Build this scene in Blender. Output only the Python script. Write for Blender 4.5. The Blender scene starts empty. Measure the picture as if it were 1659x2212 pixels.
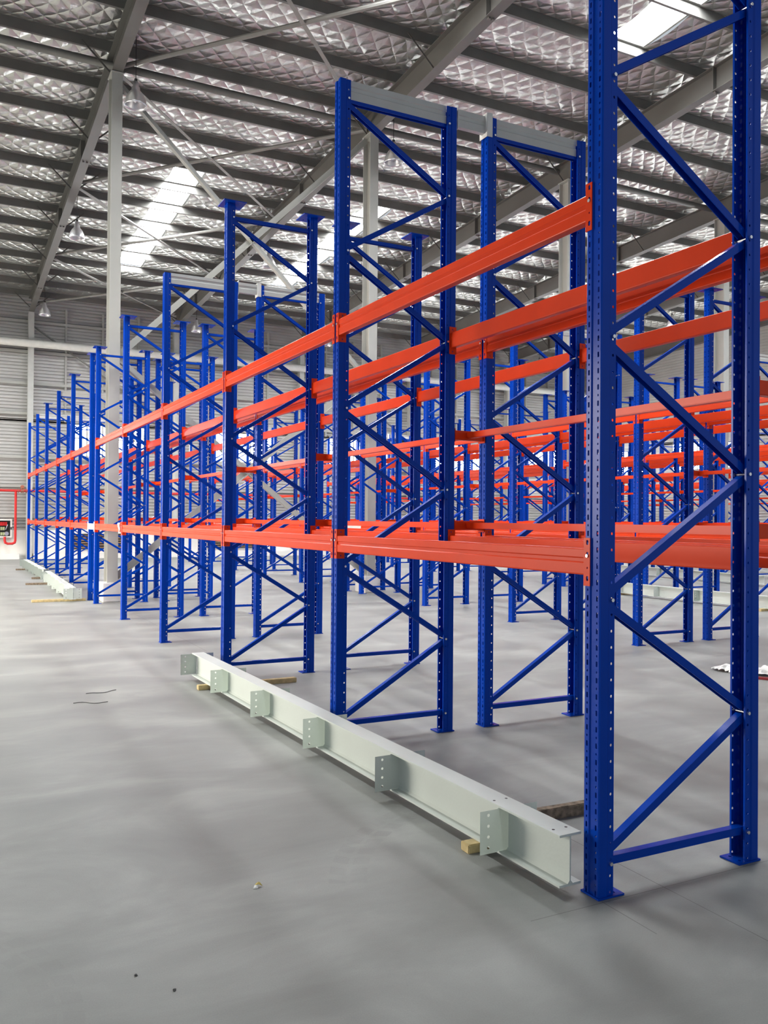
import bpy, bmesh, math, random
from mathutils import Vector, Matrix, noise
random.seed(7)
SC = bpy.context.scene
COL = SC.collection
PI = math.pi

# ------------------------------------------------------------------ camera
cam_d = bpy.data.cameras.new('camera'); cam = bpy.data.objects.new('camera', cam_d); COL.objects.link(cam)
R_ = Vector((0.88974796, -0.45638802, 0.00765118)); U_ = Vector((-0.01059763, -0.00389696, 0.99993625)); F_ = Vector((0.45632911, 0.88977232, 0.00830394))
m = Matrix((R_, U_, -F_)).transposed().to_4x4(); m.translation = (0, 0, 1.6)
cam.matrix_world = m
cam_d.sensor_width = 36; cam_d.lens = 30.131; cam_d.clip_start = .05; cam_d.clip_end = 300
SC.camera = cam
# ------------------------------------------------------------------ look
SC.view_settings.view_transform = 'Standard'; SC.view_settings.look = 'None'
SC.view_settings.gamma = 1; SC.view_settings.use_curve_mapping = False
SC.view_settings.exposure = 0.0
SC.cycles.max_bounces = 7; SC.cycles.diffuse_bounces = 4; SC.cycles.glossy_bounces = 4
SC.cycles.use_denoising = True; SC.cycles.sample_clamp_indirect = 6
SC.cycles.caustics_reflective = False; SC.cycles.caustics_refractive = False
W = bpy.data.worlds.new('world'); SC.world = W; W.use_nodes = True
W.node_tree.nodes['Background'].inputs[0].default_value = (.86, .93, 1, 1)
W.node_tree.nodes['Background'].inputs[1].default_value = 0.60
SKYLIGHT_E = 46.0; WINDOW_E = 20.0
def area(name, loc, rot, sx, sy, power, col=(1, .975, .93)):
    l = bpy.data.lights.new(name, 'AREA'); l.shape = 'RECTANGLE'; l.size = sx; l.size_y = sy; l.energy = power; l.color = col
    o = bpy.data.objects.new(name, l); COL.objects.link(o); o.location = loc; o.rotation_euler = rot
    return o
# daylight through the tall roller-door opening of the left wall; the farther lamp is unseen, added as fill
_d = area('door_and_fill_light', (-7.9, 14.6, 2.9), (0, -PI/2+.42, 0), 4.2, 9.0, 1950, (1, .92, .80)); _d.data.spread = math.radians(125)
_d = area('door_and_fill_light', (-7.9, 29.8, 2.9), (0, -PI/2+.42, 0), 4.2, 6.0, 1150, (1, .92, .80)); _d.data.spread = math.radians(140)  # added lamp, brightens the lower back wall and far floor

# ------------------------------------------------------------------ materials
def new_mat(name):
    mt = bpy.data.materials.new(name); mt.use_nodes = True
    nt = mt.node_tree; return mt, nt, nt.nodes['Principled BSDF']
def N(nt, typ, **kw):
    n = nt.nodes.new(typ)
    for k, v in kw.items():
        if k.startswith('i_'): n.inputs[int(k[2:])].default_value = v
        else: setattr(n, k, v)
    return n
def L(nt, a, b): nt.links.new(a, b)
def ramp(nt, fac, stops):
    r = nt.nodes.new('ShaderNodeValToRGB'); e = r.color_ramp.elements
    while len(e) < len(stops): e.new(.5)
    for el, (p, c) in zip(e, stops): el.position = p; el.color = (*c, 1)
    L(nt, fac, r.inputs[0]); return r.outputs[0]
def paint(name, c, rough=.3, metal=0, var=.12, scale=6, coat=0, bump=0, bscale=60, spec=.5):
    mt, nt, b = new_mat(name)
    tc = N(nt, 'ShaderNodeTexCoord'); nz = N(nt, 'ShaderNodeTexNoise'); nz.inputs['Scale'].default_value = scale; nz.inputs['Detail'].default_value = 5
    L(nt, tc.outputs['Object'], nz.inputs['Vector'])
    lo = tuple(x*(1-var) for x in c); hi = tuple(min(1, x*(1+var)) for x in c)
    L(nt, ramp(nt, nz.outputs['Fac'], [(.3, lo), (.7, hi)]), b.inputs['Base Color'])
    b.inputs['Roughness'].default_value = rough; b.inputs['Metallic'].default_value = metal
    b.inputs['Specular IOR Level'].default_value = spec; b.inputs['Coat Weight'].default_value = coat; b.inputs['Coat Roughness'].default_value = .12
    if bump:
        n2 = N(nt, 'ShaderNodeTexNoise'); n2.inputs['Scale'].default_value = bscale; L(nt, tc.outputs['Object'], n2.inputs['Vector'])
        bp = N(nt, 'ShaderNodeBump'); bp.inputs['Strength'].default_value = bump; bp.inputs['Distance'].default_value = .004
        L(nt, n2.outputs['Fac'], bp.inputs['Height']); L(nt, bp.outputs[0], b.inputs['Normal'])
    return mt
def emit(name, c, s):
    mt, nt, b = new_mat(name); b.inputs['Base Color'].default_value = (.8, .8, .8, 1)
    b.inputs['Emission Color'].default_value = (*c, 1); b.inputs['Emission Strength'].default_value = s; return mt
BLUE = paint('blue_powder_coat', (.0003, .046, .40), .2, var=.06, scale=3, spec=.13)
ORANGE = paint('orange_powder_coat', (.70, .048, .008), .26, var=.05, scale=4, spec=.14)
GREYW = paint('pale_grey_paint', (.52, .53, .50), .4, var=.05)
WHITE = paint('white_paint', (.72, .72, .68), .5, var=.05)
IBEAM = paint('grey_green_paint', (.58, .63, .60), .42, var=.04, scale=2, bump=.15)
STEEL = paint('grey_steel_paint', (.42, .42, .39), .5, var=.06, scale=1.5)
ROOFST = paint('galvanised_purlin', (.19, .187, .175), .5, metal=.2, var=.12, scale=2)
BRACEM = paint('brace_paint', (.24, .235, .22), .5, var=.06)
RAFT = paint('rafter_paint', (.135, .13, .12), .5, var=.07, scale=1.2)
BOLT = paint('zinc', (.75, .76, .78), .25, metal=.9, var=.05)
PLASTER = paint('white_plaster', (.80, .79, .75), .7, var=.05, scale=2, bump=.3, bscale=25)
SHEET = paint('wall_sheet', (.50, .495, .475), .45, metal=.15, var=.08, scale=.8)
RED = paint('red_pipe_paint', (.60, .02, .02), .4, var=.06)
DARK = paint('dark_metal', (.025, .025, .028), .5)
WOOD = paint('pale_timber', (.56, .44, .22), .75, var=.25, scale=18, bump=.4, bscale=40)
WOODD = paint('weathered_timber', (.22, .17, .12), .85, var=.55, scale=30, bump=.8, bscale=60)
CONC = paint('plinth_concrete', (.78, .77, .73), .75, var=.06, scale=3, bump=.3)
ALU = paint('spun_aluminium', (.72, .72, .74), .28, metal=.8, var=.05)
GLASSY = paint('lamp_refractor', (.8, .78, .78), .15, var=.05)
PLAST = paint('white_plastic_wrap', (.78, .80, .78), .3, var=.1, scale=20, coat=.3)
LEAFY = paint('yellow_leaf', (.42, .33, .06), .6, var=.3, scale=80)
SKYM = emit('skylight_sheet', (.97, .99, 1), SKYLIGHT_E)
WINM = emit('window_daylight', (.97, .99, 1), WINDOW_E)
def wood_end(): pass

def floor_mat():
    mt, nt, b = new_mat('power_floated_concrete')
    tc = N(nt, 'ShaderNodeTexCoord')
    mp = N(nt, 'ShaderNodeMapping'); mp.inputs['Rotation'].default_value = (0, 0, .35); mp.inputs['Scale'].default_value = (1, 1.9, 1); L(nt, tc.outputs['Object'], mp.inputs[0])
    n1 = N(nt, 'ShaderNodeTexNoise'); n1.inputs['Scale'].default_value = .9; n1.inputs['Detail'].default_value = 9; n1.inputs['Roughness'].default_value = .58; n1.inputs['Distortion'].default_value = .5
    L(nt, mp.outputs[0], n1.inputs['Vector'])
    base = ramp(nt, n1.outputs['Fac'], [(.3, (.215, .224, .214)), (.5, (.282, .293, .280)), (.68, (.365, .379, .360))])
    n2 = N(nt, 'ShaderNodeTexNoise'); n2.inputs['Scale'].default_value = 180; n2.inputs['Detail'].default_value = 2; L(nt, tc.outputs['Object'], n2.inputs['Vector'])
    mx = N(nt, 'ShaderNodeMix', data_type='RGBA', blend_type='MULTIPLY'); mx.inputs['Factor'].default_value = 1
    L(nt, base, mx.inputs[6]); L(nt, ramp(nt, n2.outputs['Fac'], [(.25, (.9, .9, .9)), (.75, (1, 1, 1))]), mx.inputs[7])
    # saw-cut joints and tyre marks
    sx = N(nt, 'ShaderNodeSeparateXYZ'); L(nt, tc.outputs['Object'], sx.inputs[0])
    def mth(op, a, bb=None, c=None):
        n = N(nt, 'ShaderNodeMath', operation=op)
        for i, v in enumerate((a, bb, c)):
            if v is None: continue
            if isinstance(v, (int, float)): n.inputs[i].default_value = v
            else: L(nt, v, n.inputs[i])
        return n.outputs[0]
    X, Y = sx.outputs[0], sx.outputs[1]
    jx = mth('LESS_THAN', mth('ABSOLUTE', mth('SUBTRACT', mth('MODULO', mth('ADD', X, 20*5.44 - 2.817 + 2.72), 5.44), 2.72)), .0024)
    jy = mth('LESS_THAN', mth('ABSOLUTE', mth('SUBTRACT', Y, 2.783)), .0022)
    jy = mth('MULTIPLY', jy, mth('GREATER_THAN', X, 2.1))
    j = mth('MAXIMUM', jx, jy)
    s1 = mth('MULTIPLY', mth('LESS_THAN', mth('ABSOLUTE', mth('SUBTRACT', X, 2.474)), .0025), mth('MULTIPLY', mth('LESS_THAN', Y, 2.79), mth('GREATER_THAN', Y, 2.48)))
    j = mth('MAXIMUM', j, s1)
    # tyre tracks: rings of blocks
    def track(cx, cy, r, w, a0, a1, lug):
        dx = mth('SUBTRACT', X, cx); dy = mth('SUBTRACT', Y, cy)
        rr = mth('SQRT', mth('ADD', mth('MULTIPLY', dx, dx), mth('MULTIPLY', dy, dy)))
        band = mth('LESS_THAN', mth('ABSOLUTE', mth('SUBTRACT', rr, r)), w)
        ang = mth('ARCTAN2', dy, dx)
        side = mth('MULTIPLY', mth('SUBTRACT', rr, r), 14)
        lugs = mth('GREATER_THAN', mth('SINE', mth('ADD', mth('MULTIPLY', ang, lug), mth('ABSOLUTE', side))), -.35)
        gap = mth('GREATER_THAN', mth('ABSOLUTE', mth('SUBTRACT', rr, r)), w*.12)
        lim = mth('MULTIPLY', mth('GREATER_THAN', ang, a0), mth('LESS_THAN', ang, a1))
        return mth('MULTIPLY', mth('MULTIPLY', band, lugs), mth('MULTIPLY', gap, lim))
    t = mth('MAXIMUM', track(2.75, 2.95, 1.25, .085, 1.75, 2.75, 62), track(-.6, 3.0, .95, .075, -.3, 1.2, 50))
    n3 = N(nt, 'ShaderNodeTexNoise'); n3.inputs['Scale'].default_value = 5; L(nt, tc.outputs['Object'], n3.inputs['Vector'])
    t = mth('MULTIPLY', t, mth('MULTIPLY', n3.outputs['Fac'], .24))
    m2 = N(nt, 'ShaderNodeMix', data_type='RGBA'); L(nt, mx.outputs[2], m2.inputs[6]); m2.inputs[7].default_value = (.17, .17, .17, 1)
    L(nt, t, m2.inputs[0])
    m3 = N(nt, 'ShaderNodeMix', data_type='RGBA'); L(nt, m2.outputs[2], m3.inputs[6]); m3.inputs[7].default_value = (.12, .12, .115, 1)
    L(nt, mth('MULTIPLY', j, .75), m3.inputs[0])
    L(nt, m3.outputs[2], b.inputs['Base Color'])
    L(nt, ramp(nt, n1.outputs['Fac'], [(.3, (.42,)*3), (.7, (.62,)*3)]), b.inputs['Roughness'])
    b.inputs['Specular IOR Level'].default_value = .35
    bp = N(nt, 'ShaderNodeBump'); bp.inputs['Strength'].default_value = .15; bp.inputs['Distance'].default_value = .002
    L(nt, n2.outputs['Fac'], bp.inputs['Height']); L(nt, bp.outputs[0], b.inputs['Normal'])
    return mt
def foil_mat():
    mt, nt, b = new_mat('quilted_foil')
    tc = N(nt, 'ShaderNodeTexCoord'); sx = N(nt, 'ShaderNodeSeparateXYZ')
    nz = N(nt, 'ShaderNodeTexNoise'); nz.inputs['Scale'].default_value = 1.3; nz.inputs['Detail'].default_value = 2; L(nt, tc.outputs['Object'], nz.inputs['Vector'])
    sc = N(nt, 'ShaderNodeVectorMath', operation='SCALE'); sc.inputs['Scale'].default_value = .16; L(nt, nz.outputs['Color'], sc.inputs[0])
    ad = N(nt, 'ShaderNodeVectorMath', operation='ADD'); L(nt, tc.outputs['Object'], ad.inputs[0]); L(nt, sc.outputs[0], ad.inputs[1])
    L(nt, ad.outputs[0], sx.inputs[0])
    def mth(op, a, bb=None):
        n = N(nt, 'ShaderNodeMath', operation=op)
        for i, v in enumerate((a, bb)):
            if v is None: continue
            if isinstance(v, (int, float)): n.inputs[i].default_value = v
            else: L(nt, v, n.inputs[i])
        return n.outputs[0]
    p = .37
    def saw(e): return mth('ABSOLUTE', mth('SUBTRACT', mth('FRACT', mth('DIVIDE', e, p)), .5))
    A = saw(mth('ADD', sx.outputs[0], mth('ADD', mth('MULTIPLY', sx.outputs[1], .85), 50)))
    B = saw(mth('ADD', mth('SUBTRACT', sx.outputs[0], mth('MULTIPLY', sx.outputs[1], .85)), 50))
    h = mth('MAXIMUM', A, B)
    h = mth('POWER', mth('MULTIPLY', h, 2), 2.2)
    n2 = N(nt, 'ShaderNodeTexNoise'); n2.inputs['Scale'].default_value = 9; n2.inputs['Detail'].default_value = 4; L(nt, tc.outputs['Object'], n2.inputs['Vector'])
    hh = mth('ADD', h, mth('MULTIPLY', n2.outputs['Fac'], .55))
    bp = N(nt, 'ShaderNodeBump'); bp.inputs['Strength'].default_value = .55; bp.inputs['Distance'].default_value = .05; bp.invert = True
    L(nt, hh, bp.inputs['Height']); L(nt, bp.outputs[0], b.inputs['Normal'])
    b.inputs['Base Color'].default_value = (.60, .60, .565, 1); b.inputs['Metallic'].default_value = .88; b.inputs['Roughness'].default_value = .33
    return mt
FLOORM = floor_mat(); FOIL = foil_mat()

# ------------------------------------------------------------------ mesh helpers
def mesh_of(bm, name, mats, smooth=False):
    bmesh.ops.recalc_face_normals(bm, faces=bm.faces)
    me = bpy.data.meshes.new(name); bm.to_mesh(me); bm.free()
    for mm in (mats if isinstance(mats, (list, tuple)) else [mats]): me.materials.append(mm)
    if smooth:
        for p in me.polygons: p.use_smooth = True
    return me
def obj(name, me, parent=None, loc=(0, 0, 0), rot=(0, 0, 0), **props):
    o = bpy.data.objects.new(name, me); COL.objects.link(o); o.location = loc; o.rotation_euler = rot
    if parent is not None: o.parent = parent
    for k, v in props.items(): o[k] = v
    return o
def thing(name, label, cat, loc=(0, 0, 0), rz=0, group=None):
    o = bpy.data.objects.new(name, None); COL.objects.link(o); o.location = loc; o.rotation_euler = (0, 0, rz); o.empty_display_size = .1
    o['label'] = label; o['category'] = cat
    if group: o['group'] = group
    return o
def box(bm, x0, x1, y0, y1, z0, z1):
    v = [bm.verts.new(p) for p in ((x0, y0, z0), (x1, y0, z0), (x1, y1, z0), (x0, y1, z0), (x0, y0, z1), (x1, y0, z1), (x1, y1, z1), (x0, y1, z1))]
    for f in ((0, 3, 2, 1), (4, 5, 6, 7), (0, 1, 5, 4), (1, 2, 6, 5), (2, 3, 7, 6), (3, 0, 4, 7)): bm.faces.new([v[i] for i in f])
def prism(bm, prof, p0, p1, up=(0, 0, 1), closed=True, caps=True):
    """sweep the 2-D outline prof (side, up) from p0 to p1"""
    p0 = Vector(p0); p1 = Vector(p1); d = (p1 - p0).normalized(); up = Vector(up); s = d.cross(up).normalized(); u = s.cross(d)
    A = [bm.verts.new(p0 + s*a + u*b) for a, b in prof]; B = [bm.verts.new(p1 + s*a + u*b) for a, b in prof]
    n = len(prof)
    for i in range(n if closed else n - 1): j = (i+1) % n; bm.faces.new((A[i], A[j], B[j], B[i]))
    if closed and caps: bm.faces.new(A); bm.faces.new(B[::-1])
def circ(r, n=10, r2=None): return [(r*math.cos(2*PI*i/n), (r2 or r)*math.sin(2*PI*i/n)) for i in range(n)]
def rect(w, h): return [(-w/2, -h/2), (w/2, -h/2), (w/2, h/2), (-w/2, h/2)]
def isec(w, h, tf, tw):
    a, b, c = w/2, h/2, tw/2
    return [(-a, -b), (a, -b), (a, -b+tf), (c, -b+tf), (c, b-tf), (a, b-tf), (a, b), (-a, b), (-a, b-tf), (-c, b-tf), (-c, -b+tf), (-a, -b+tf)]
def tube(bm, p0, p1, r, n=10, up=(0, 0, 1)):
    d = (Vector(p1)-Vector(p0)).normalized()
    if abs(d.z) > .9: up = (1, 0, 0)
    prism(bm, circ(r, n), p0, p1, up)
def lathe(bm, prof, n=20, c=(0, 0, 0)):
    rings = [[bm.verts.new((c[0]+r*math.cos(2*PI*i/n), c[1]+r*math.sin(2*PI*i/n), c[2]+z)) for i in range(n)] for r, z in prof]
    for a, b in zip(rings, rings[1:]):
        for i in range(n): j = (i+1) % n; bm.faces.new((a[i], a[j], b[j], b[i]))
def solid(bm, t):
    bmesh.ops.remove_doubles(bm, verts=bm.verts, dist=1e-5)
    bmesh.ops.recalc_face_normals(bm, faces=bm.faces)
    bmesh.ops.solidify(bm, geom=bm.faces[:], thickness=t)
def cell(bm, mp, a0, a1, z0, z1, hole=None):
    """one sheet cell of a perforated strip; mp maps (a, z) to 3-D. hole = (ca, cz, ra, rz, squareness)"""
    am, zm = (a0+a1)/2, (z0+z1)/2
    out = [(a1, zm), (a1, z1), (am, z1), (a0, z1), (a0, zm), (a0, z0), (am, z0), (a1, z0)]
    ov = [bm.verts.new(mp(*p)) for p in out]
    if hole is None: bm.faces.new(ov); return
    ca, cz, ra, rz, sq = hole; q = .7071*(1+sq*.38)
    hin = [(ca+ra, cz), (ca+ra*q, cz+rz*q), (ca, cz+rz), (ca-ra*q, cz+rz*q), (ca-ra, cz), (ca-ra*q, cz-rz*q), (ca, cz-rz), (ca+ra*q, cz-rz*q)]
    iv = [bm.verts.new(mp(*p)) for p in hin]
    for i in range(8): j = (i+1) % 8; bm.faces.new((ov[i], ov[j], iv[j], iv[i]))

# ------------------------------------------------------------------ grid of the place
U0, LB = 2.855, 2.7337
RP = 5.435
FR = [U0 + LB*i for i in range(6)] + [17.26 + LB*i for i in range(6)]
V0 = 2.468; DD = .974; BO = 1.254; HT = 4.735
PITCH = .0693
ORD = ['first', 'second', 'third', 'fourth', 'fifth', 'sixth', 'seventh', 'eighth', 'ninth', 'tenth', 'eleventh', 'twelfth', 'thirteenth', 'fourteenth', 'fifteenth', 'sixteenth', 'seventeenth', 'eighteenth', 'nineteenth', 'twentieth']
ROW = ['nearest', 'second', 'third', 'fourth', 'fifth']

# ------------------------------------------------------------------ rack parts (shared meshes)
def upright_mesh(h):
    bm = bmesh.new()
    half = [(.006, 0, 0), (.006, .010, 0), (0, .016, 0), (0, .043, 1), (.004, .050, 0), (.045, .050, 0), (.052, .044, 0), (.085, .044, 2), (.085, .034, 0)]
    nz = int(h/PITCH); zs = [i*PITCH for i in range(nz+1)]
    for sgn in (1, -1):
        for (x0, y0, _), (x1, y1, kind) in zip(half, half[1:]):
            Lg = math.hypot(x1-x0, y1-y0)
            mp = lambda a, z, x0=x0, y0=y0, x1=x1, y1=y1, Lg=Lg: (x0+(x1-x0)*a/Lg, sgn*(y0+(y1-y0)*a/Lg), z)
            for z in zs:
                zt = min(z+PITCH, h); zmid = z + PITCH*.6
                if zt-z < PITCH*.99:
                    cell(bm, mp, 0, Lg, z, zt); continue
                cell(bm, mp, 0, Lg, z, zmid, (Lg/2, z+PITCH*.3, .0052, .0115, .9) if kind == 1 else ((Lg*.5, z+PITCH*.3, .0058, .0065, 0) if kind == 2 else None))
                cell(bm, mp, 0, Lg, zmid, zt, (Lg/2, z+PITCH*.8, .004, .0055, 0) if kind == 1 else None)
    solid(bm, .0026)
    return mesh_of(bm, 'upright', BLUE)
UPR = upright_mesh(HT)
def plate_mesh(x0, x1, y0, y1, z0, t, holes, mat):
    bm = bmesh.new(); xs = [x0, (x0+x1)/2, x1]; ys = [y0, (y0+y1)/2, y1]
    for i in range(2):
        for j in range(2):
            c = ((xs[i]+xs[i+1])/2, (ys[j]+ys[j+1])/2)
            cell(bm, lambda a, b_: (a, b_, z0), xs[i], xs[i+1], ys[j], ys[j+1], (c[0], c[1], .008, .008, 0) if (i, j) in holes else None)
    solid(bm, t); zm = min(v.co.z for v in bm.verts)
    for v in bm.verts: v.co.z += z0-zm
    return mesh_of(bm, 'plate', mat)
BASE = plate_mesh(-.007, .136, -.057, .057, .001, .008, ((1, 0), (1, 1)), BLUE)
TOPP = plate_mesh(-.05, .18, -.117, .117, HT+.001, .009, ((0, 0), (1, 1), (0, 1), (1, 0)), BLUE)
def cchan(w, h, t):
    a, b = w/2, h/2
    return [(-a, -b), (-a+t, -b), (-a+t, b-t), (a-t, b-t), (a-t, -b), (a, -b), (a, b), (-a, b)]
nodes = [.142, .70, 1.262, 1.825, 2.388, 2.945, 3.511, 4.05, 4.60]
XA, XB = .068, DD-.068
def brace_mesh(p0, p1, wdt=.038, h=.036):
    bm = bmesh.new(); prism(bm, cchan(wdt, h, .0035), p0, p1); return mesh_of(bm, 'brace', BLUE)
def bolt_mesh(x, z):
    bm = bmesh.new(); y = .056
    prism(bm, circ(.0085, 6), (x, -y+.002, z), (x, -.040, z)); prism(bm, circ(.0085, 6), (x, .040, z), (x, y-.002, z))
    prism(bm, circ(.0045, 8), (x, -.05, z), (x, .05, z)); return mesh_of(bm, 'bolt', BOLT)
BR = []
BR.append((brace_mesh((.055, 0, nodes[0]), (DD-.055, 0, nodes[0])), [(XA, nodes[0]), (XB, nodes[0])], 'horizontal'))
for i in range(8):
    a, b = (XA, XB) if i % 2 == 0 else (XB, XA)
    za = nodes[i] + (.035 if i == 0 else .022); zb = nodes[i+1] - .022
    bl = [] if i == 0 else [(a, nodes[i])]
    BR.append((brace_mesh((a, 0, za), (b, 0, zb)), bl, 'diagonal'))
BR.append((brace_mesh((.055, 0, nodes[8]), (DD-.055, 0, nodes[8])), [(XA, nodes[8]), (XB, nodes[8])], 'horizontal'))
BR = [(me, [bolt_mesh(x, z) for x, z in bl], nm) for me, bl, nm in BR]

def make_frame(k, half, i):
    grey = i in (1, 3, 8, 10)
    plates = not grey and i != 11
    x = V0 + RP*k + (BO if half else 0)
    row = ROW[k]
    lab = "blue rack frame, %s row, %s half, %s from camera, %s" % (row, 'far' if half else 'aisle', ORD[i], 'pale tie beam on top' if grey else ('flat plates on top' if plates else 'open at the top'))
    t = thing('storage_rack', lab, 'rack', (x, FR[i], 0), 0, 'upright frames of the %s row' % row)
    for s in (0, 1):
        o = obj('upright', UPR, t, (DD*s, 0, 0), (0, 0, PI*s))
        b = obj('base_plate', BASE, t, (DD*s, 0, 0), (0, 0, PI*s))
        if plates: obj('top_plate', TOPP, t, (DD*s, 0, 0), (0, 0, PI*s))
    near = (k == 0 and i <= 6) or (k == 1 and i <= 5)
    for me, bolts, nm in BR:
        b = obj(nm + '_brace', me, t)
        if near:
            for bm_ in bolts: obj('bolt', bm_, b)
    return t

def rnd_poly(d, h, r=.006, groove=True):
    """outer face at x=0, body towards +x; returned as (side, up)"""
    pts = []
    for cx, cz, a0 in ((d-r, -h/2+r, -90), (d-r, h/2-r, 0), (r, h/2-r, 90)):
        for q in range(4): a = math.radians(a0+30*q); pts.append((cx+r*math.cos(a), cz+r*math.sin(a)))
    if groove: pts += [(0, .020), (.0045, .014), (.0045, .000), (0, -.006)]
    for q in range(4): a = math.radians(180+30*q); pts.append((r+r*math.cos(a), -h/2+r+r*math.sin(a)))
    return pts
BH = .116
def beam_body(L_, h=BH, d=.046, mat=ORANGE):
    bm = bmesh.new(); pr = [(x, z) for x, z in rnd_poly(d, h)]
    prism(bm, pr, (0, .0535, 0), (0, L_-.0535, 0), (0, 0, 1)); me = mesh_of(bm, 'beam_body', mat); return me
def connector(sgn, mat=ORANGE, hh=.1035):
    """L-shaped end plate at a post centred on y=0; sgn=+1 lies on the +y side"""
    bm = bmesh.new(); zc = [-hh, -hh*.5, 0, hh*.5, hh]
    for a, b in zip(zc, zc[1:]):
        m_ = (a+b)/2
        big = (a, b) != (zc[1], zc[2])
        cell(bm, lambda y, z: (-.0035, sgn*y, z), .013, .0535, a, b, (.030, m_+.006, .0075, .011, .4) if big else (.030, m_, .004, .005, 0))
    for a, b in zip(zc, zc[1:]):
        m_ = (a+b)/2
        e = a == zc[0] or b == zc[-1]
        cell(bm, lambda x, z: (x, sgn*.0535, z), -.0035, .058, a, b, (.030, (b-.02 if b == zc[-1] else a+.02), .0045, .006, 0) if e else None)
    solid(bm, .003); return mesh_of(bm, 'end_connector', mat)
CONP, CONM = connector(1), connector(-1)
def pin_mesh(sgn):
    bm = bmesh.new(); prism(bm, circ(.0075, 8), (-.009, sgn*.029, .026), (-.002, sgn*.029, .026), (0, 0, 1)); return mesh_of(bm, 'locking_pin', BOLT)
PINP, PINM = pin_mesh(1), pin_mesh(-1)
BODY = beam_body(LB)
FACES = [('aisle', 0.0, 0), ('inner aisle-half', DD, 1), ('inner far-half', BO, 0), ('far', BO+DD, 1)]
def make_beam(k, f, lev, i):
    nm, dx, flip = FACES[f]
    z = 1.4225 if lev == 0 else 2.956
    x = V0 + RP*k + dx
    if flip: y = FR[i+1]; rz = PI
    else: y = FR[i]; rz = 0
    bay = i if i < 5 else i-1
    lab = "%s orange beam, %s row, %s face, %s bay from the camera end" % (('lower', 'upper')[lev], ROW[k], nm, ORD[bay])
    t = thing('rack_crossbar', lab, 'crossbar', (x, y, z), rz, '%s orange beams of the %s row' % (('lower', 'upper')[lev], ROW[k]))
    obj('beam_body', BODY, t)
    a = obj('end_connector', CONP, t); b = obj('end_connector', CONM, t, (0, LB, 0))
    if k == 0 and i < 5: obj('locking_pin', PINP, a); obj('locking_pin', PINM, b)
    return t

def rail_mesh():
    bm = bmesh.new(); prism(bm, [(a, b) for a, b in rect(.05, .046)], (0, .02, 0), (0, LB-.02, 0)); bmesh.ops.bevel(bm, geom=bm.edges[:], offset=.004, segments=2, affect='EDGES'); return mesh_of(bm, 'gap_rail', ORANGE)
RAIL = rail_mesh()
def spacer_mesh():
    bm = bmesh.new(); box(bm, 0, .272, -.028, .028, -.036, .036); bmesh.ops.bevel(bm, geom=bm.edges[:], offset=.004, segments=2, affect='EDGES'); 
    box(bm, .0, .004, -.045, .045, -.05, .05); box(bm, .268, .272, -.045, .045, -.05, .05); return mesh_of(bm, 'row_spacer', ORANGE)
SPC = spacer_mesh()
def tie_mesh(L_):
    bm = bmesh.new(); h = .136
    pr = [(-.02, -h/2), (.02, -h/2), (.02, h/2), (-.02, h/2), (-.02, .03), (-.013, .022), (-.013, -.002), (-.02, -.01)]
    prism(bm, [(-a, b) for a, b in pr], (0, 0, 0), (L_, 0, 0)); return mesh_of(bm, 'tie_body', GREYW)
TIE_IN = tie_mesh(DD-.16); TIE_GAP = tie_mesh(BO-DD-.012)
def brk_mesh():
    bm = bmesh.new(); box(bm, -.004, .0, -.052, .052, -.10, .085); box(bm, .0, .045, -.056, -.052, -.10, .085); return mesh_of(bm, 'tie_bracket', WHITE)
BRK = brk_mesh()
SLOT = []
STARTS = {0: 0, 1: 1, 2: 2, 3: 4, 4: 6}
for k in range(5):
    i0 = STARTS[k]
    for i in range(i0, 12):
        for half in (0, 1): make_frame(k, half, i)
        x = V0 + RP*k
        for lv, z in (('lower', 1.555), ('upper', 2.245)):
            obj('row_spacer', SPC, None, (x+DD+.003, FR[i], z), label="%s orange spacer block between back-to-back frames, %s row, %s from camera end" % (lv, ROW[k], ORD[i]), category='spacer', group='row spacers')
        if i in (1, 3, 8, 10):
            for nm, me, dx in (('aisle half', TIE_IN, .08), ('gap between halves', TIE_GAP, DD+.006), ('far half', TIE_IN, BO+.08)):
                t = thing('tie_beam', "pale grey top tie beam, %s, %s row, over %s frame pair" % (nm, ROW[k], ORD[i]), 'tie beam', (x+dx, FR[i], 4.676), 0, 'pale tie beams across the rack tops')
                obj('tie_body', me, t)
                if 'gap' in nm:
                    obj('tie_bracket', BRK, t, (0, 0, 0), (0, 0, PI)); obj('tie_bracket', BRK, t, (BO-DD-.012, 0, 0))
        if i < 11 and i != 5:
            for f in range(4):
                for lev in (0, 1): make_beam(k, f, lev, i)
            bay = i if i < 5 else i-1
            for lv, z in (('lower', 1.555), ('upper', 2.245)):
                obj('gap_rail', RAIL, None, (x+DD+.14, FR[i], z+.001), label="%s thin orange rail in the gap, %s row, %s bay from the camera end" % (lv, ROW[k], ORD[bay]), category='rail', group='thin rails between back-to-back frames')
    # white tie plates joining the two lengths of each row
    x = V0 + RP*k
    if i0 <= 5:
        for f, (nm, dx, flip) in enumerate(FACES):
            bm = bmesh.new(); s = -1 if not flip else 1
            box(bm, min(0, s*.006), max(0, s*.006), -.052, FR[6]-FR[5]+.052, -.055, .055); 
            box(bm, min(0, s*.008), max(0, s*.008), -.055, .03, -.09, .09); box(bm, min(0, s*.008), max(0, s*.008), FR[6]-FR[5]-.03, FR[6]-FR[5]+.055, -.09, .09)
            obj('joining_plate', mesh_of(bm, 'joining_plate', WHITE), None, (x+dx+s*.004, FR[5], 1.42), label='white plate bridging the column gap, %s row, %s face' % (ROW[k], nm), category='joining plate', group='white joining plates at the column gap')

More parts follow.
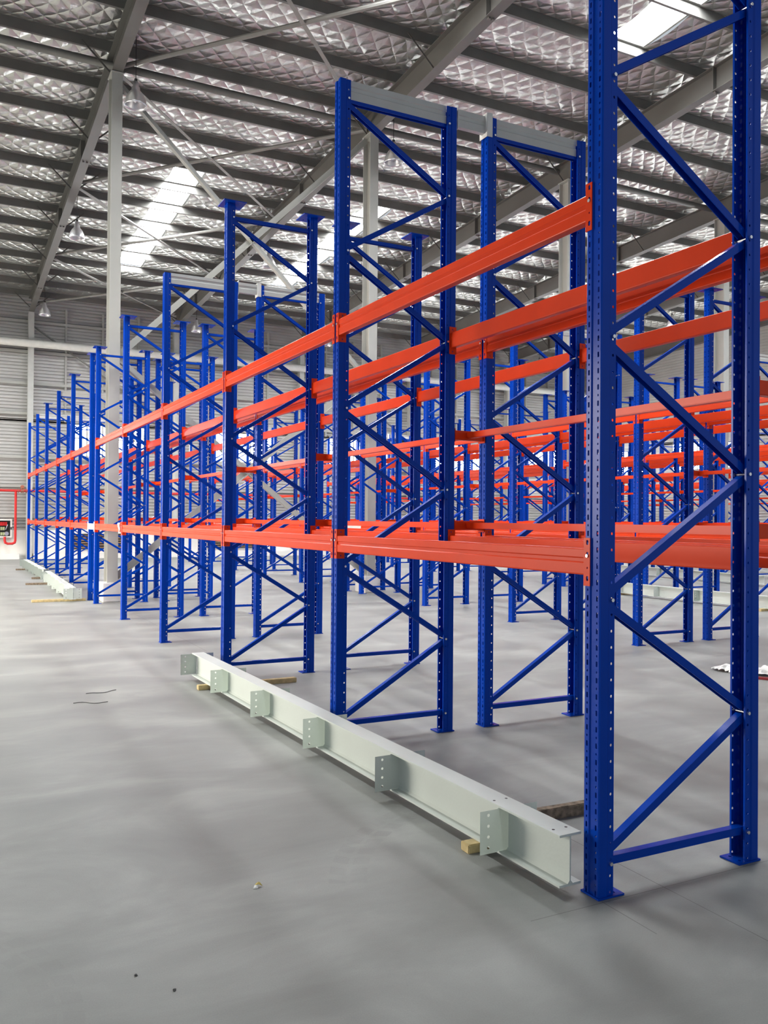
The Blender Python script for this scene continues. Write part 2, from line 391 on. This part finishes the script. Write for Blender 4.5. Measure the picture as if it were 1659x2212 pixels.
# ------------------------------------------------------------------ room shell
WU = 35.2; WV = 30.4; LV = -8.2; RU = -7.0
def rz_(u): return 10.08 - .042*(u-16.8)          # underside of the rafters
def floor():
    bm = bmesh.new(); box(bm, LV-.3, WV+.3, RU, WU+.3, -.2, 0); obj('floor', mesh_of(bm, 'floor', FLOORM), kind='structure')
floor()
# purlins
PUR = [18.52 + 1.45*n for n in range(-14, 12)]
PUR = [u for u in PUR if u > -2 and u < 35]
SKY = [(5.09+5.44*k, 5.92+5.44*k, PUR.index(min(PUR, key=lambda q: abs(q-21.42))), PUR.index(min(PUR, key=lambda q: abs(q-30.12)))) for k in range(-1, 4)]  # leftmost strip is out of view, added to even out the light
SKY += [(5.80+5.44*k, 6.72+5.44*k, PUR.index(min(PUR, key=lambda q: abs(q-6.92))), PUR.index(min(PUR, key=lambda q: abs(q-12.72)))) for k in range(-1, 5)]  # leftmost near strip is unseen too, added for more even floor light
def purlin_mesh():
    bm = bmesh.new(); t = .004; h = .2; w = .06
    pr = [(-w, 0), (0, 0), (0, h-t), (w, h-t), (w, h), (-t, h), (-t, t), (-w, t)]
    prism(bm, pr, (LV, 0, 0), (WV, 0, 0)); return mesh_of(bm, 'roof_purlin', ROOFST)
PM = purlin_mesh(); RH = .5
for n, u in enumerate(PUR):
    c = len(PUR)-1-n
    nm = ORD[c] if c < 20 else ('twenty-' + ORD[c-20])
    obj('roof_purlin', PM, None, (0, u, rz_(u)+RH), label='long galvanised roof purlin under the foil, %s from the back wall' % nm, category='purlin', group='roof purlins')
def ceiling():
    bm = bmesh.new()
    us = [RU] + PUR + [WU]
    vs = sorted(set([LV, WV] + [a for s in SKY for a in s[:2]]))
    for n in range(len(us)-1):
        ua, ub = us[n], us[n+1]; seg = 6 if n else 1
        for a, b in zip(vs, vs[1:]):
            if any(s[0] <= a+.001 and b <= s[1]+.001 and s[2] <= n-1 < s[3] for s in SKY): continue
            prev = None
            for q in range(seg+1):
                f = q/seg; u = ua+(ub-ua)*f; z = rz_(u)+RH+.2 - (.10*math.sin(PI*f) if seg > 1 else 0)
                cur = (bm.verts.new((a, u, z)), bm.verts.new((b, u, z)))
                if prev: bm.faces.new((prev[0], prev[1], cur[1], cur[0]))
                prev = cur
    bmesh.ops.remove_doubles(bm, verts=bm.verts, dist=1e-4)
    obj('ceiling', mesh_of(bm, 'ceiling', FOIL, True), kind='structure')
    # outer roof sheet closes the building above the foil
ceiling()
for n, (a, b, p0, p1) in enumerate(SKY):
    u0, u1 = PUR[p0], PUR[p1]
    far = n < 5; k = n if far else n-5
    t = thing('skylight', 'bright translucent roof light strip, %s roof bay from the left, %s part of the roof' % (ORD[k], 'far' if far else 'near'), 'skylight', ((a+b)/2, (u0+u1)/2, rz_((u0+u1)/2)+RH+.26), 0, 'translucent roof light strips')
    bm = bmesh.new(); zc = rz_((u0+u1)/2)+RH+.26; c = ((a+b)/2, (u0+u1)/2)
    z0, z1 = rz_(u0)+RH+.26-zc, rz_(u1)+RH+.26-zc; ha = (b-a)/2; hu = (u1-u0)/2
    v = [bm.verts.new(p) for p in ((-ha, -hu, z0), (ha, -hu, z0), (ha, hu, z1), (-ha, hu, z1), (-ha, -hu, z0+.02), (ha, -hu, z0+.02), (ha, hu, z1+.02), (-ha, hu, z1+.02))]
    for f in ((0, 3, 2, 1), (4, 5, 6, 7), (0, 1, 5, 4), (1, 2, 6, 5), (2, 3, 7, 6), (3, 0, 4, 7)): bm.faces.new([v[i] for i in f])
    obj('skylight_sheet', mesh_of(bm, 'skylight_sheet', SKYM), t)
    bm = bmesh.new()
    for s in (-1, 1): prism(bm, rect(.05, .07), (s*(ha+.02), -hu, z0-.03), (s*(ha+.02), hu, z1-.03))
    obj('edge_trim', mesh_of(bm, 'edge_trim', ROOFST), t)

# rafters
CV = [2.84+5.465*k for k in range(-2, 6)]
def rafter_mesh():
    bm = bmesh.new(); ys, ye = RU, 34.8
    p0 = Vector((0, ys, rz_(ys)+RH/2)); p1 = Vector((0, ye, rz_(ye)+RH/2))
    prism(bm, isec(.2, RH, .014, .01), p0, p1)
    for u in (7.6, 12.3, 21.0, 25.4, 31.6):
        box(bm, -.098, .098, u-.008, u+.008, rz_(u)+.01, rz_(u)+RH-.01)
        box(bm, -.06, -.02, u-.03, u+.03, rz_(u)-.03, rz_(u)); box(bm, .02, .06, u-.03, u+.03, rz_(u)-.03, rz_(u))
    return mesh_of(bm, 'rafter_body', RAFT)
RM = rafter_mesh()
def fly_mesh():
    bm = bmesh.new()
    for s in (-1, 1): prism(bm, rect(.035, .006), (s*.04, 0, .03), (s*.62, 0, RH+.08), (0, 1, 0)); 
    return mesh_of(bm, 'fly_brace', RAFT)
FM = fly_mesh()
for k, v in enumerate(CV):
    side = k-2
    lab = 'deep grey roof rafter, %s' % ('over the %s column line from the left' % ORD[side] if side >= 0 else 'out to the left, %s' % ('farther' if side == -2 else 'nearer'))
    t = thing('roof_rafter', lab, 'rafter', (v, 0, 0), 0, 'roof rafters')
    obj('rafter_body', RM, t)
    for u in PUR[1::2]: obj('fly_brace', FM, t, (0, u-.04, rz_(u)))

# columns
def column_mesh(h):
    bm = bmesh.new(); prism(bm, isec(.2, .35, .014, .01), (0, 0, .36), (0, 0, h), (0, 1, 0)); bm.faces.ensure_lookup_table()
    return mesh_of(bm, 'column_shaft', STEEL)
CU = 16.98
def plinth_mesh():
    bm = bmesh.new(); box(bm, -.187, .187, -.255, .255, 0, .36); bmesh.ops.bevel(bm, geom=bm.edges[:], offset=.012, segments=2, affect='EDGES'); return mesh_of(bm, 'plinth', CONC)
PLM = plinth_mesh()
CM = column_mesh(rz_(CU)-.0)
def cap_mesh():
    bm = bmesh.new(); box(bm, -.12, .12, -.2, .2, rz_(CU)-.02, rz_(CU)-.002); box(bm, -.1, .1, -.19, -.176, .36, .62); return mesh_of(bm, 'cap_plate', STEEL)
CAP = cap_mesh()
for k in range(0, 5):
    t = thing('steel_column', 'tall pale grey steel column on a white plinth in the rack gap, %s column from the left' % ORD[k], 'column', (CV[k+2], CU-.02, 0), 0, 'steel columns between the rack lengths')
    obj('column_shaft', CM, t); obj('plinth', PLM, t, label='white concrete plinth'); obj('cap_plate', CAP, t)
# long tube strut between the columns, under the roof
bm = bmesh.new(); tube(bm, (CV[0], 0, 0), (CV[-1], 0, 0), .075, 12); obj('strut_tube', mesh_of(bm, 'strut_tube', ROOFST, True), None, (0, 17.3, rz_(17.3)+RH-.13), label='long round strut tube under the roof along the column heads', category='strut')
# cross braces in the wall plane between first and second column
def bar(name, p0, p1, prof, mat, label, cat, group=None, smooth=False):
    p0 = Vector(p0); p1 = Vector(p1); bm = bmesh.new(); prism(bm, prof, (0, 0, 0), p1-p0)
    o = obj(name, mesh_of(bm, name, mat, smooth), None, p0, label=label, category=cat)
    if group: o['group'] = group
    return o
for a, b, nm in (((CV[2]+.1, CU, 9.95), (CV[3]-.1, CU, 4.78), 'upper, falling to the right'), ((CV[2]+.1, CU, 4.7), (CV[3]-.1, CU, 9.95), 'upper, rising to the right'),
                 ((CV[2]+.1, CU, 4.66), (CV[3]-.1, CU, .45), 'lower, falling to the right'), ((CV[2]+.1, CU, .45), (CV[3]-.1, CU, 4.72), 'lower, rising to the right')):
    bar('cross_brace', a, b, [(-.06, -.06), (.06, -.06), (.06, -.045), (-.045, -.045), (-.045, .06), (-.06, .06)], STEEL, 'pale steel angle brace between the two nearest columns, ' + nm, 'brace', 'column cross braces')
# roof-plane bracing
NU = [5.3, 11.2, 17.05, 22.85, 28.65, 34.4]
for n in range(len(NU)-1):
    ua, ub = NU[n], NU[n+1]; dz = .16
    for s in (0, 1):
        va, vb = (CV[2]+.05, CV[3]-.05) if s == 0 else (CV[3]-.05, CV[2]+.05)
        prof = circ(.045, 8) if s == 1 else [(-.04, -.04), (.04, -.04), (.04, -.033), (-.033, -.033), (-.033, .04), (-.04, .04)]
        bar('roof_brace', (va, ua, rz_(ua)+dz), (vb, ub, rz_(ub)+dz+.06), prof, BRACEM, 'thin diagonal roof brace running %s, %s panel from the back wall' % ('away to the right' if s == 0 else 'away to the left', ORD[len(NU)-2-n]), 'brace', 'diagonal roof braces')

# back wall, ribbed sheet over white masonry
def ribbed(bm, a0, a1, z0, z1, place, pitch=.126, d=.04):
    z = z0; pts = []
    while z < z1:
        pts += [(0, z), (0, z+pitch*.6), (d, z+pitch*.68), (d, z+pitch*.96)]; z += pitch
    pts.append((0, z1)) if z1 > pts[-1][1] else pts.append((0, pts[-1][1]+.001))
    A = [bm.verts.new(place(a0, dd, zz)) for dd, zz in pts]; B = [bm.verts.new(place(a1, dd, zz)) for dd, zz in pts]
    for i in range(len(pts)-1): bm.faces.new((A[i], B[i], B[i+1], A[i+1]))
WIN = [(3.96, 5.19)]
def back_wall():
    bm = bmesh.new(); pl = lambda a, d, z: (a, WU-.02+d, z)
    ztop = rz_(WU)+RH+.2
    ribbed(bm, LV, WV, 1.08, 3.96, pl); ribbed(bm, LV, WV, 5.19, ztop, pl)
    # piers beside the windows
    ribbed(bm, LV, CV[0]+1.5, 3.94, 5.21, pl); ribbed(bm, CV[1]-.98, CV[2]+1.5, 3.94, 5.21, pl)
    for k in range(1, 6):
        c = CV[k+2]
        ribbed(bm, max(LV, c-.98), min(WV, c+1.5), 3.94, 5.21, pl)
    box(bm, LV, WV, WU+.07, WU+.09, 1.0, ztop)
    obj('wall_back', mesh_of(bm, 'wall_back', SHEET), kind='structure')
    bm = bmesh.new(); box(bm, LV, WV, WU-.12, WU+.2, 0, 1.08); obj('wall_back_lower', mesh_of(bm, 'wall_back_lower', PLASTER), kind='structure')
    bm = bmesh.new(); box(bm, LV, 2.5, WU-.55, WU-.12, 0, .2); box(bm, 3.0, WV, WU-.55, WU-.12, 0, .2); obj('baseboard_back', mesh_of(bm, 'baseboard_back', PLASTER), kind='structure')
back_wall()
nwin = 1
for k in (-2, 0, 1, 2, 3, 4):
    a, b = CV[k+2]+1.5, CV[k+3]-.98
    fr = bpy.data.objects.new('window_%d' % nwin, None); COL.objects.link(fr); fr.location = ((a+b)/2, WU, 4.58); fr['kind'] = 'structure'; nwin += 1
    hw = (b-a)/2
    bm = bmesh.new(); box(bm, -hw, hw, .03, .05, -.62, .62); obj('window_pane', mesh_of(bm, 'pane', WINM), fr)
    bm = bmesh.new(); n = 5
    for q in range(n+1): x = -hw+2*hw*q/n; box(bm, x-.03, x+.03, -.02, .03, -.62, .62)
    for z in (-.64, .06, .6): box(bm, -hw, hw, -.02, .03, z, z+.045)
    obj('window_frame', mesh_of(bm, 'window_frame', SHEET), fr)
# girts and posts of the back wall
bm = bmesh.new()
for z in (1.6, 2.75, 3.85, 5.5, 6.65, 7.85, 9.0): box(bm, LV, WV, WU-.16, WU-.03, z-.05, z+.05)
for k in range(8):
    for q in (1.28, 2.65, 4.03):
        v = CV[k]+q
        if v < WV: box(bm, v-.035, v+.035, WU-.13, WU-.04, 5.25, 9.6)
obj('trim_1', mesh_of(bm, 'wall_girts', STEEL), kind='structure')
for k in range(8):
    v = CV[k]
    bm = bmesh.new(); prism(bm, isec(.2, .3, .014, .01), (0, 0, 0), (0, 0, rz_(WU)), (0, 1, 0))
    if k == 7: continue
    o = obj('wall_column', mesh_of(bm, 'wall_column', GREYW), None, (v, WU-.32, 0), label='pale steel wall column against the back wall, %s from the left' % ORD[k], category='column', group='steel columns along the back wall')
for k in (2, 4):
    bar('wall_brace', (CV[k]+.1, WU-.25, rz_(WU)-.5), (CV[k+1]-.1, WU-.25, 5.3), rect(.09, .05), ROOFST, 'dark diagonal brace high on the back wall, %s' % ('left bay' if k == 2 else 'middle bay'), 'brace', 'back wall diagonal braces')
# right wall
bm = bmesh.new(); pl = lambda a, d, z: (WV-.02+d, a, z); ztop = rz_(RU)+RH+.3
ribbed(bm, 14.0, WU, 1.08, 3.94, pl); ribbed(bm, 14.0, WU, 5.21, ztop, pl)
for c in (14, 19.5, 25.0, 30.5, 35.2): ribbed(bm, max(14, c-.9), min(WU, c+.9), 3.94, 5.21, pl)
obj('wall_right', mesh_of(bm, 'wall_right', SHEET), kind='structure')
bm = bmesh.new(); box(bm, WV-.12, WV+.2, 14, WU, 0, 1.08); obj('wall_right_lower', mesh_of(bm, 'wall_right_lower', PLASTER), kind='structure')
for a, b in ((14.9, 18.6), (20.4, 24.1), (25.9, 29.6), (31.4, 34.3)):
    fr = bpy.data.objects.new('window_%d' % nwin, None); COL.objects.link(fr); fr.location = (WV, (a+b)/2, 4.58); fr['kind'] = 'structure'; nwin += 1
    hw = (b-a)/2
    bm = bmesh.new(); box(bm, .03, .05, -hw, hw, -.62, .62); obj('window_pane', mesh_of(bm, 'pane', WINM), fr)
    bm = bmesh.new()
    for q in range(6): x = -hw+2*hw*q/5; box(bm, -.02, .03, x-.03, x+.03, -.62, .62)
    for z in (-.64, .06, .6): box(bm, -.02, .03, -hw, hw, z, z+.045)
    obj('window_frame', mesh_of(bm, 'window_frame', SHEET), fr)
# left wall with its wide door opening; openings either side are added to let in light
bm = bmesh.new(); pl = lambda a, d, z: (LV+.02-d, a, z)
ribbed(bm, RU, -2.5, 0, ztop, pl); ribbed(bm, 9.2, 10.0, 0, ztop, pl); ribbed(bm, -2.5, 9.2, 5.0, ztop, pl); ribbed(bm, 19.2, 26.7, 0, ztop, pl); ribbed(bm, 33.0, WU, 0, ztop, pl); ribbed(bm, 26.7, 33.0, 5.0, ztop, pl); ribbed(bm, 10.0, 19.2, 5.0, ztop, pl)
obj('wall_left', mesh_of(bm, 'wall_left', SHEET), kind='structure')

# pipes on the back wall
bm = bmesh.new(); tube(bm, (LV, 0, 0), (WV, 0, 0), .15, 16); obj('drain_pipe', mesh_of(bm, 'drain_pipe', WHITE, True), None, (0, WU-.62, 8.09), label='long white round pipe running high along the back wall', category='pipe')
def bent(bm, pts, r, n=10):
    for a, b in zip(pts, pts[1:]): tube(bm, a, b, r, n)
    for p in pts[1:-1]: bmesh.ops.create_icosphere(bm, subdivisions=2, radius=r*1.05, matrix=Matrix.Translation(p))
t = thing('fire_pipe', 'red fire water pipe along the back wall with a drop to the hose cabinet', 'pipe', (0, WU-.5, 0))
bm = bmesh.new(); bent(bm, [(LV, 0, 2.56), (WV, 0, 2.56)], .05); obj('main_pipe', mesh_of(bm, 'main_pipe', RED), t)
bm = bmesh.new(); bent(bm, [(2.36, 0, 2.56), (2.36, 0, .70), (2.34, 0, .62), (2.26, 0, .58), (2.1, 0, .58), (2.02, 0, .62), (2.0, 0, .70), (2.0, 0, .84)], .045); obj('drop_pipe', mesh_of(bm, 'drop_pipe', RED), t)
bm = bmesh.new()
for x in (2.44, 2.55, 2.62, 2.72): prism(bm, circ(.085, 12), (x-.012, 0, 2.56), (x+.012, 0, 2.56))
prism(bm, circ(.07, 12), (2.55, 0, 2.56), (2.62, 0, 2.56)); tube(bm, (2.585, 0, 2.56), (2.585, 0, 2.70), .02)
prism(bm, circ(.07, 14), (2.585, -.01, 2.70), (2.585, .01, 2.70)); obj('valve', mesh_of(bm, 'valve', paint('brown_red', (.35, .12, .07), .5)), t, label='brownish flanged valve')
# hose cabinet
t = thing('fire_hose_cabinet', 'white framed fire hose cabinet on the back wall at the left edge', 'cabinet', (1.83, WU-.4, 1.15))
bm = bmesh.new(); w, h, d = .42, .35, .24
box(bm, -w, w, d-.02, d, -h, h)
for s in (-1, 1): box(bm, min(s*w, s*(w-.02)), max(s*w, s*(w-.02)), 0, d, -h, h); box(bm, -w, w, 0, d, min(s*h, s*(h-.02)), max(s*h, s*(h-.02)))
obj('cabinet_body', mesh_of(bm, 'cabinet_body', WHITE), t)
bm = bmesh.new(); f = .06
for s in (-1, 1): box(bm, min(s*w, s*(w-f)), max(s*w, s*(w-f)), -.02, 0, -h, h); box(bm, -w, w, -.0201, -.0001, min(s*h, s*(h-f)), max(s*h, s*(h-f)))
dr = obj('door', mesh_of(bm, 'door', WHITE), t)
bm = bmesh.new(); box(bm, -.025, .015, -.03, -.02, -.05, .05); obj('handle', mesh_of(bm, 'handle', DARK), dr, (w-.03, 0, 0))
bm = bmesh.new(); box(bm, -w+.02, w-.02, .19, .2, -h+.02, h-.02); obj('back_panel', mesh_of(bm, 'back_panel', DARK), t)
bm = bmesh.new()
for q in range(14): box(bm, -w+.05+q*.045, -w+.085+q*.045, .06, .16, .10, .24)
obj('hose_rack', mesh_of(bm, 'hose_rack', RED), t)
bm = bmesh.new()
for q in range(8):
    for zz in (-.07, -.27): box(bm, -w+.05+q*.07, -w+.10+q*.07, .06, .16, zz, zz+.12)
obj('folded_hose', mesh_of(bm, 'folded_hose', paint('pale_green_hose', (.45, .5, .28), .7)), t)
bm = bmesh.new(); prism(bm, circ(.075, 16), (.24, .02, -.2), (.24, .08, -.2)); prism(bm, circ(.035, 12), (.24, .0, -.2), (.24, .1, -.2)); prism(bm, rect(.03, .03), (.2, .03, -.05), (.27, .03, .14)); obj('hose_nozzle', mesh_of(bm, 'hose_nozzle', ALU), t)
# low louvred vents
for k in range(3):
    t = thing('wall_vent', 'dark louvred vent low in the white back wall, %s column bay' % ORD[k], 'vent', (CV[k+2]+2.6, WU-.14, .64), 0, 'low louvred vents in the back wall')
    bm = bmesh.new(); box(bm, -1.15, 1.15, 0, .02, -.28, .28); obj('backing', mesh_of(bm, 'backing', DARK), t)
    bm = bmesh.new()
    for q in range(6): prism(bm, rect(.07, .012), (-1.13, -.03, -.23+q*.092), (1.13, -.03, -.23+q*.092), (0, -.6, 1))
    obj('slats', mesh_of(bm, 'slats', paint('slat_warm_lit', (.30, .20, .13), .4)), t)  # warm light on the slats is put into their colour
    bm = bmesh.new()
    for s in (-1, 1): box(bm, s*1.15-.02, s*1.15+.02, -.06, 0, -.3, .3); box(bm, -1.15, 1.15, -.0601, 0, s*.28-.02, s*.28+.02)
    obj('frame', mesh_of(bm, 'frame', DARK), t)

# ------------------------------------------------------------------ lamps
def lamp_meshes():
    bm = bmesh.new(); lathe(bm, [(.0, .3), (.05, .3), (.055, .22), (.075, .2), (.08, .14), (.11, .11), (.15, .05), (.185, -.03), (.205, -.12), (.21, -.155), (.2, -.155), (.19, -.11), (.16, -.01), (.12, .07), (.06, .1), (0, .1)], 24)
    a = mesh_of(bm, 'shade', ALU, True)
    bm = bmesh.new(); tube(bm, (0, 0, .3), (0, 0, 1.5), .007, 6); tube(bm, (0, 0, .28), (0, 0, .36), .03, 8); b = mesh_of(bm, 'cable', DARK)
    bm = bmesh.new(); lathe(bm, [(0, .08), (.03, .07), (.045, .0), (.04, -.06), (0, -.09)], 14); c = mesh_of(bm, 'bulb', GLASSY, True)
    return a, b, c
LA, LC, LBu = lamp_meshes()
for k in range(-1, 5):
    for q, (u, z) in enumerate(((16.4, 9.46), (24.4, 9.28), (32.7, 8.93), (8.2, 9.8))):
        side = ('%s column line' % ORD[k]) if k >= 0 else 'left of all columns'
        t = thing('pendant_lamp', 'unlit bell-shaped high bay lamp, %s, %s from the back wall' % (side, ORD[{2: 0, 1: 1, 0: 2, 3: 3}[q]]), 'lamp', (CV[k+2]+.27, u, z), 0, 'high bay pendant lamps')
        obj('shade', LA, t); obj('cable', LC, t); obj('bulb', LBu, t)

# ------------------------------------------------------------------ I-beams on the floor
IH = .222; IWD = .118; IL = 5.5
def ibeam_parts():
    bm = bmesh.new(); prism(bm, isec(IWD, IH, .010, .007), (0, 0, IH/2), (0, IL, IH/2))
    for s in (-1, 1): 
        prism(bm, [(s*.0035, -.1), (s*.014, -.101), (s*.0035, -.088)][::s], (0, 0, IH/2), (0, IL, IH/2))
    body = mesh_of(bm, 'beam_body', IBEAM)
    bm = bmesh.new()
    for s in (-1, 1):
        for q in range(4):
            z0 = .008+q*.05
            cell(bm, lambda x, z: (s*x, 0, z), .065, .165, z0, z0+.05, (.118, z0+.028, .0075, .0075, 0))
        cell(bm, lambda x, z: (s*x, 0, z), .0036, .065, .0105, IH-.0105)
    bmesh.ops.solidify(bm, geom=bm.faces[:], thickness=.008)
    st = mesh_of(bm, 'stiffener', IBEAM)
    bm = bmesh.new()
    for s in (-1, 1):
        for y in (.07, .5): prism(bm, circ(.007, 8), (s*.035, y, IH-.0005), (s*.035, y, IH+.0006), (0, 1, 0))
    hl = mesh_of(bm, 'bolt_hole', DARK)
    return body, st, hl
IB, IS, IHo = ibeam_parts()
def ibeam(x, y, rz, label, z=.045, endplate=False):
    t = thing('steel_i_beam', label, 'steel beam', (x, y, z), rz, 'steel beams lying on the floor')
    obj('beam_body', IB, t)
    for n in range(6): obj('stiffener', IS, t, (0, .43+1.03*n - (.06 if n == 5 else 0), 0))
    obj('bolt_holes', IHo, t)
    return t
ibeam(2.387, 2.891, .026, 'grey-green steel I-beam with drilled plates lying beside the nearest rack row')
t = ibeam(2.16, 17.0, -.02, 'pale steel I-beam on boards at the far left, nearer of two'); 
for q, o in enumerate([c for c in t.children if c.name.startswith('stiffener')]): o.location.y = .004 if q == 0 else o.location.y
ibeam(2.26, 23.3, 0, 'pale steel I-beam on boards at the far left, farther one', endplate=True)
ibeam(13.22, 9.6, .03, 'pale steel I-beam lying in front of the third rack row')
ibeam(18.1, 14.6, -.02, 'pale steel I-beam lying in front of the fourth rack row')
def timber(x0, x1, y, w, h, label, mat=WOOD, rz=0, name='timber_block'):
    bm = bmesh.new(); L_ = x1-x0; box(bm, 0, L_, -w/2, w/2, 0, h); bmesh.ops.bevel(bm, geom=bm.edges[:], offset=.004, segments=2, affect='EDGES')
    bmesh.ops.subdivide_edges(bm, edges=[e for e in bm.edges if e.calc_length() > .1], cuts=6)
    for v in bm.verts:
        if v.co.z > .002: v.co += Vector((noise.noise(v.co*30)*.002, noise.noise(v.co*25+Vector((9, 0, 0)))*.003, 0))
    o = obj(name, mesh_of(bm, name, mat), None, (x0, y, 0), (0, 0, rz), label=label, category='timber', group='timber bearers under the steel beams'); return o
timber(2.245, 2.72, 3.50, .07, .0445, 'small pale timber block under the near end of the I-beam')
timber(2.11, 3.08, 7.88, .065, .0445, 'pale timber board under the far end of the near I-beam')
timber(2.62, 3.22, 3.70, .05, .062, 'dark weathered timber plank behind the near end of the I-beam', WOODD, -.03)
timber(1.46, 2.42, 17.2, .10, .0445, 'pale board under the far left I-beam, nearest of its bearers')
timber(1.7, 2.7, 21.6, .08, .0445, 'brown board under the far left I-beam, farther bearer', WOODD)
timber(2.0, 2.5, 23.6, .08, .0445, 'dark board under the farthest left I-beam', WOODD)
timber(13.0, 13.6, 10.6, .09, .0445, 'pale bearer under the I-beam in front of the third rack row')
timber(13.0, 13.5, 14.2, .09, .0445, 'far bearer under the I-beam in front of the third rack row')
timber(17.9, 18.5, 15.4, .09, .0445, 'near bearer under the I-beam in front of the fourth rack row')
timber(17.9, 18.5, 19.2, .09, .0445, 'far bearer under the I-beam in front of the fourth rack row')
timber(1.9, 2.42, 27.6, .08, .0445, 'far bearer under the farthest left I-beam', WOODD)

# ------------------------------------------------------------------ small litter
def crumple(name, cx, cy, sx, sy, h, mat, label, cat, seed, rz=0, res=44):
    bm = bmesh.new(); g = {}
    for i in range(res+1):
        for j in range(res//2+1):
            a = i/res*2-1; b = j/(res//2)*2-1
            r = max(0, 1-(a*a+b*b)**1.3 + .25*noise.noise(Vector((a*3, b*3, seed))))
            z = h*(r**.5)*(.55+.75*abs(noise.noise(Vector((a*5, b*5, seed+3))))) + .012*abs(noise.noise(Vector((a*14, b*14, seed+8))))
            g[i, j] = (a*sx+.02*noise.noise(Vector((a*7, b*7, 1))), b*sy+.02*noise.noise(Vector((a*7, b*7, 5))), max(.002, z), r)
    vs = {}
    for i in range(res):
        for j in range(res//2):
            q = [(i, j), (i+1, j), (i+1, j+1), (i, j+1)]
            if all(g[p][3] > 0 for p in q):
                for p in q:
                    if p not in vs: vs[p] = bm.verts.new(g[p][:3])
                bm.faces.new([vs[p] for p in q])
    return obj(name, mesh_of(bm, name, mat), None, (cx, cy, 0), (0, 0, rz), label=label, category=cat)
crumple('plastic_wrap', 7.65, 6.23, .5, .17, .085, PLAST, 'crumpled white plastic wrap lying on the floor behind the nearest row', 'plastic wrap', 2, -1.09)
bm = bmesh.new(); prism(bm, rect(.05, .02), (0, 0, 0), (.24, -.46, 0)); obj('red_strap', mesh_of(bm, 'red_strap', paint('dark_red_strap', (.22, .012, .015), .7)), None, (7.37, 6.09, .012), label='dark red strap on the floor along the plastic wrap', category='strap')
bm = bmesh.new(); pts = []
for i in range(9):
    a = i/8; w = .013*math.sin(PI*min(1, a*1.05+.02))+.001; z = .004+.012*math.sin(PI*a)
    pts.append((bm.verts.new((a*.034, -w, z)), bm.verts.new((a*.034, 0, z+.003)), bm.verts.new((a*.034, w, z))))
for a, b in zip(pts, pts[1:]): bm.faces.new((a[0], a[1], b[1], b[0])); bm.faces.new((a[1], a[2], b[2], b[1]))
solid(bm, .0008); t = thing('fallen_leaf', 'tiny yellow dry leaf with a white fold on the open floor', 'leaf', (1.215, 3.575, 0), -.5)
obj('leaf_blade', mesh_of(bm, 'leaf_blade', LEAFY), t)
bm = bmesh.new(); v = [bm.verts.new(p) for p in ((0, -.028, .002), (.018, -.012, .012), (.002, -.006, .010), (.02, -.022, .003))]; bm.faces.new((v[0], v[3], v[1], v[2])); solid(bm, .0008)
obj('white_fold', mesh_of(bm, 'white_fold', PLAST), t, label='white folded scrap')
for n, (x, y) in enumerate(((.612, 3.062), (.709, 2.909))):
    bm = bmesh.new(); bmesh.ops.create_icosphere(bm, subdivisions=2, radius=.006)
    for v in bm.verts: v.co += v.co*noise.noise(v.co*200+Vector((n, 0, 0)))*.6; v.co.z = v.co.z*.5+.003
    obj('grit_crumb', mesh_of(bm, 'grit_crumb', DARK), None, (x, y, 0), label='tiny dark crumb on the bare floor, %s' % ('nearer to the left' if n == 0 else 'nearer to the camera'), category='crumb', group='dark crumbs on the floor')
for n, (x, y, a) in enumerate(((1.0, 7.75, 0), (1.16, 8.1, .5))):
    bm = bmesh.new(); ps = [Vector((q*.035, .03*math.sin(q*.9+n), .004)) for q in range(9)]
    for p, q in zip(ps, ps[1:]): tube(bm, p, q, .0028, 5)
    obj('wire_offcut', mesh_of(bm, 'wire_offcut', DARK), None, (x, y, 0), (0, 0, a-.3), label='thin bent wire offcut on the floor left of the steel beam, %s' % ('nearer' if n == 0 else 'farther'), category='wire', group='wire offcuts on the floor')
# torn white wrap hanging on the lower beam
bm = bmesh.new(); rows = []
for i in range(7):
    z = .09-.16*i/6; w = .16*(1-i/9)
    rows.append([bm.verts.new((-.012-.03*abs(noise.noise(Vector((i*.7, j*.9, 3)))), -w/2+w*j/5+.02*math.sin(i), z)) for j in range(6)])
for a, b in zip(rows, rows[1:]):
    for j in range(5): bm.faces.new((a[j], a[j+1], b[j+1], b[j]))
solid(bm, .001); obj('wrap_scrap', mesh_of(bm, 'wrap_scrap', PLAST), None, (V0, FR[4]+.16, 1.42), label='torn scrap of white wrap hanging on the lower aisle beam', category='plastic wrap')
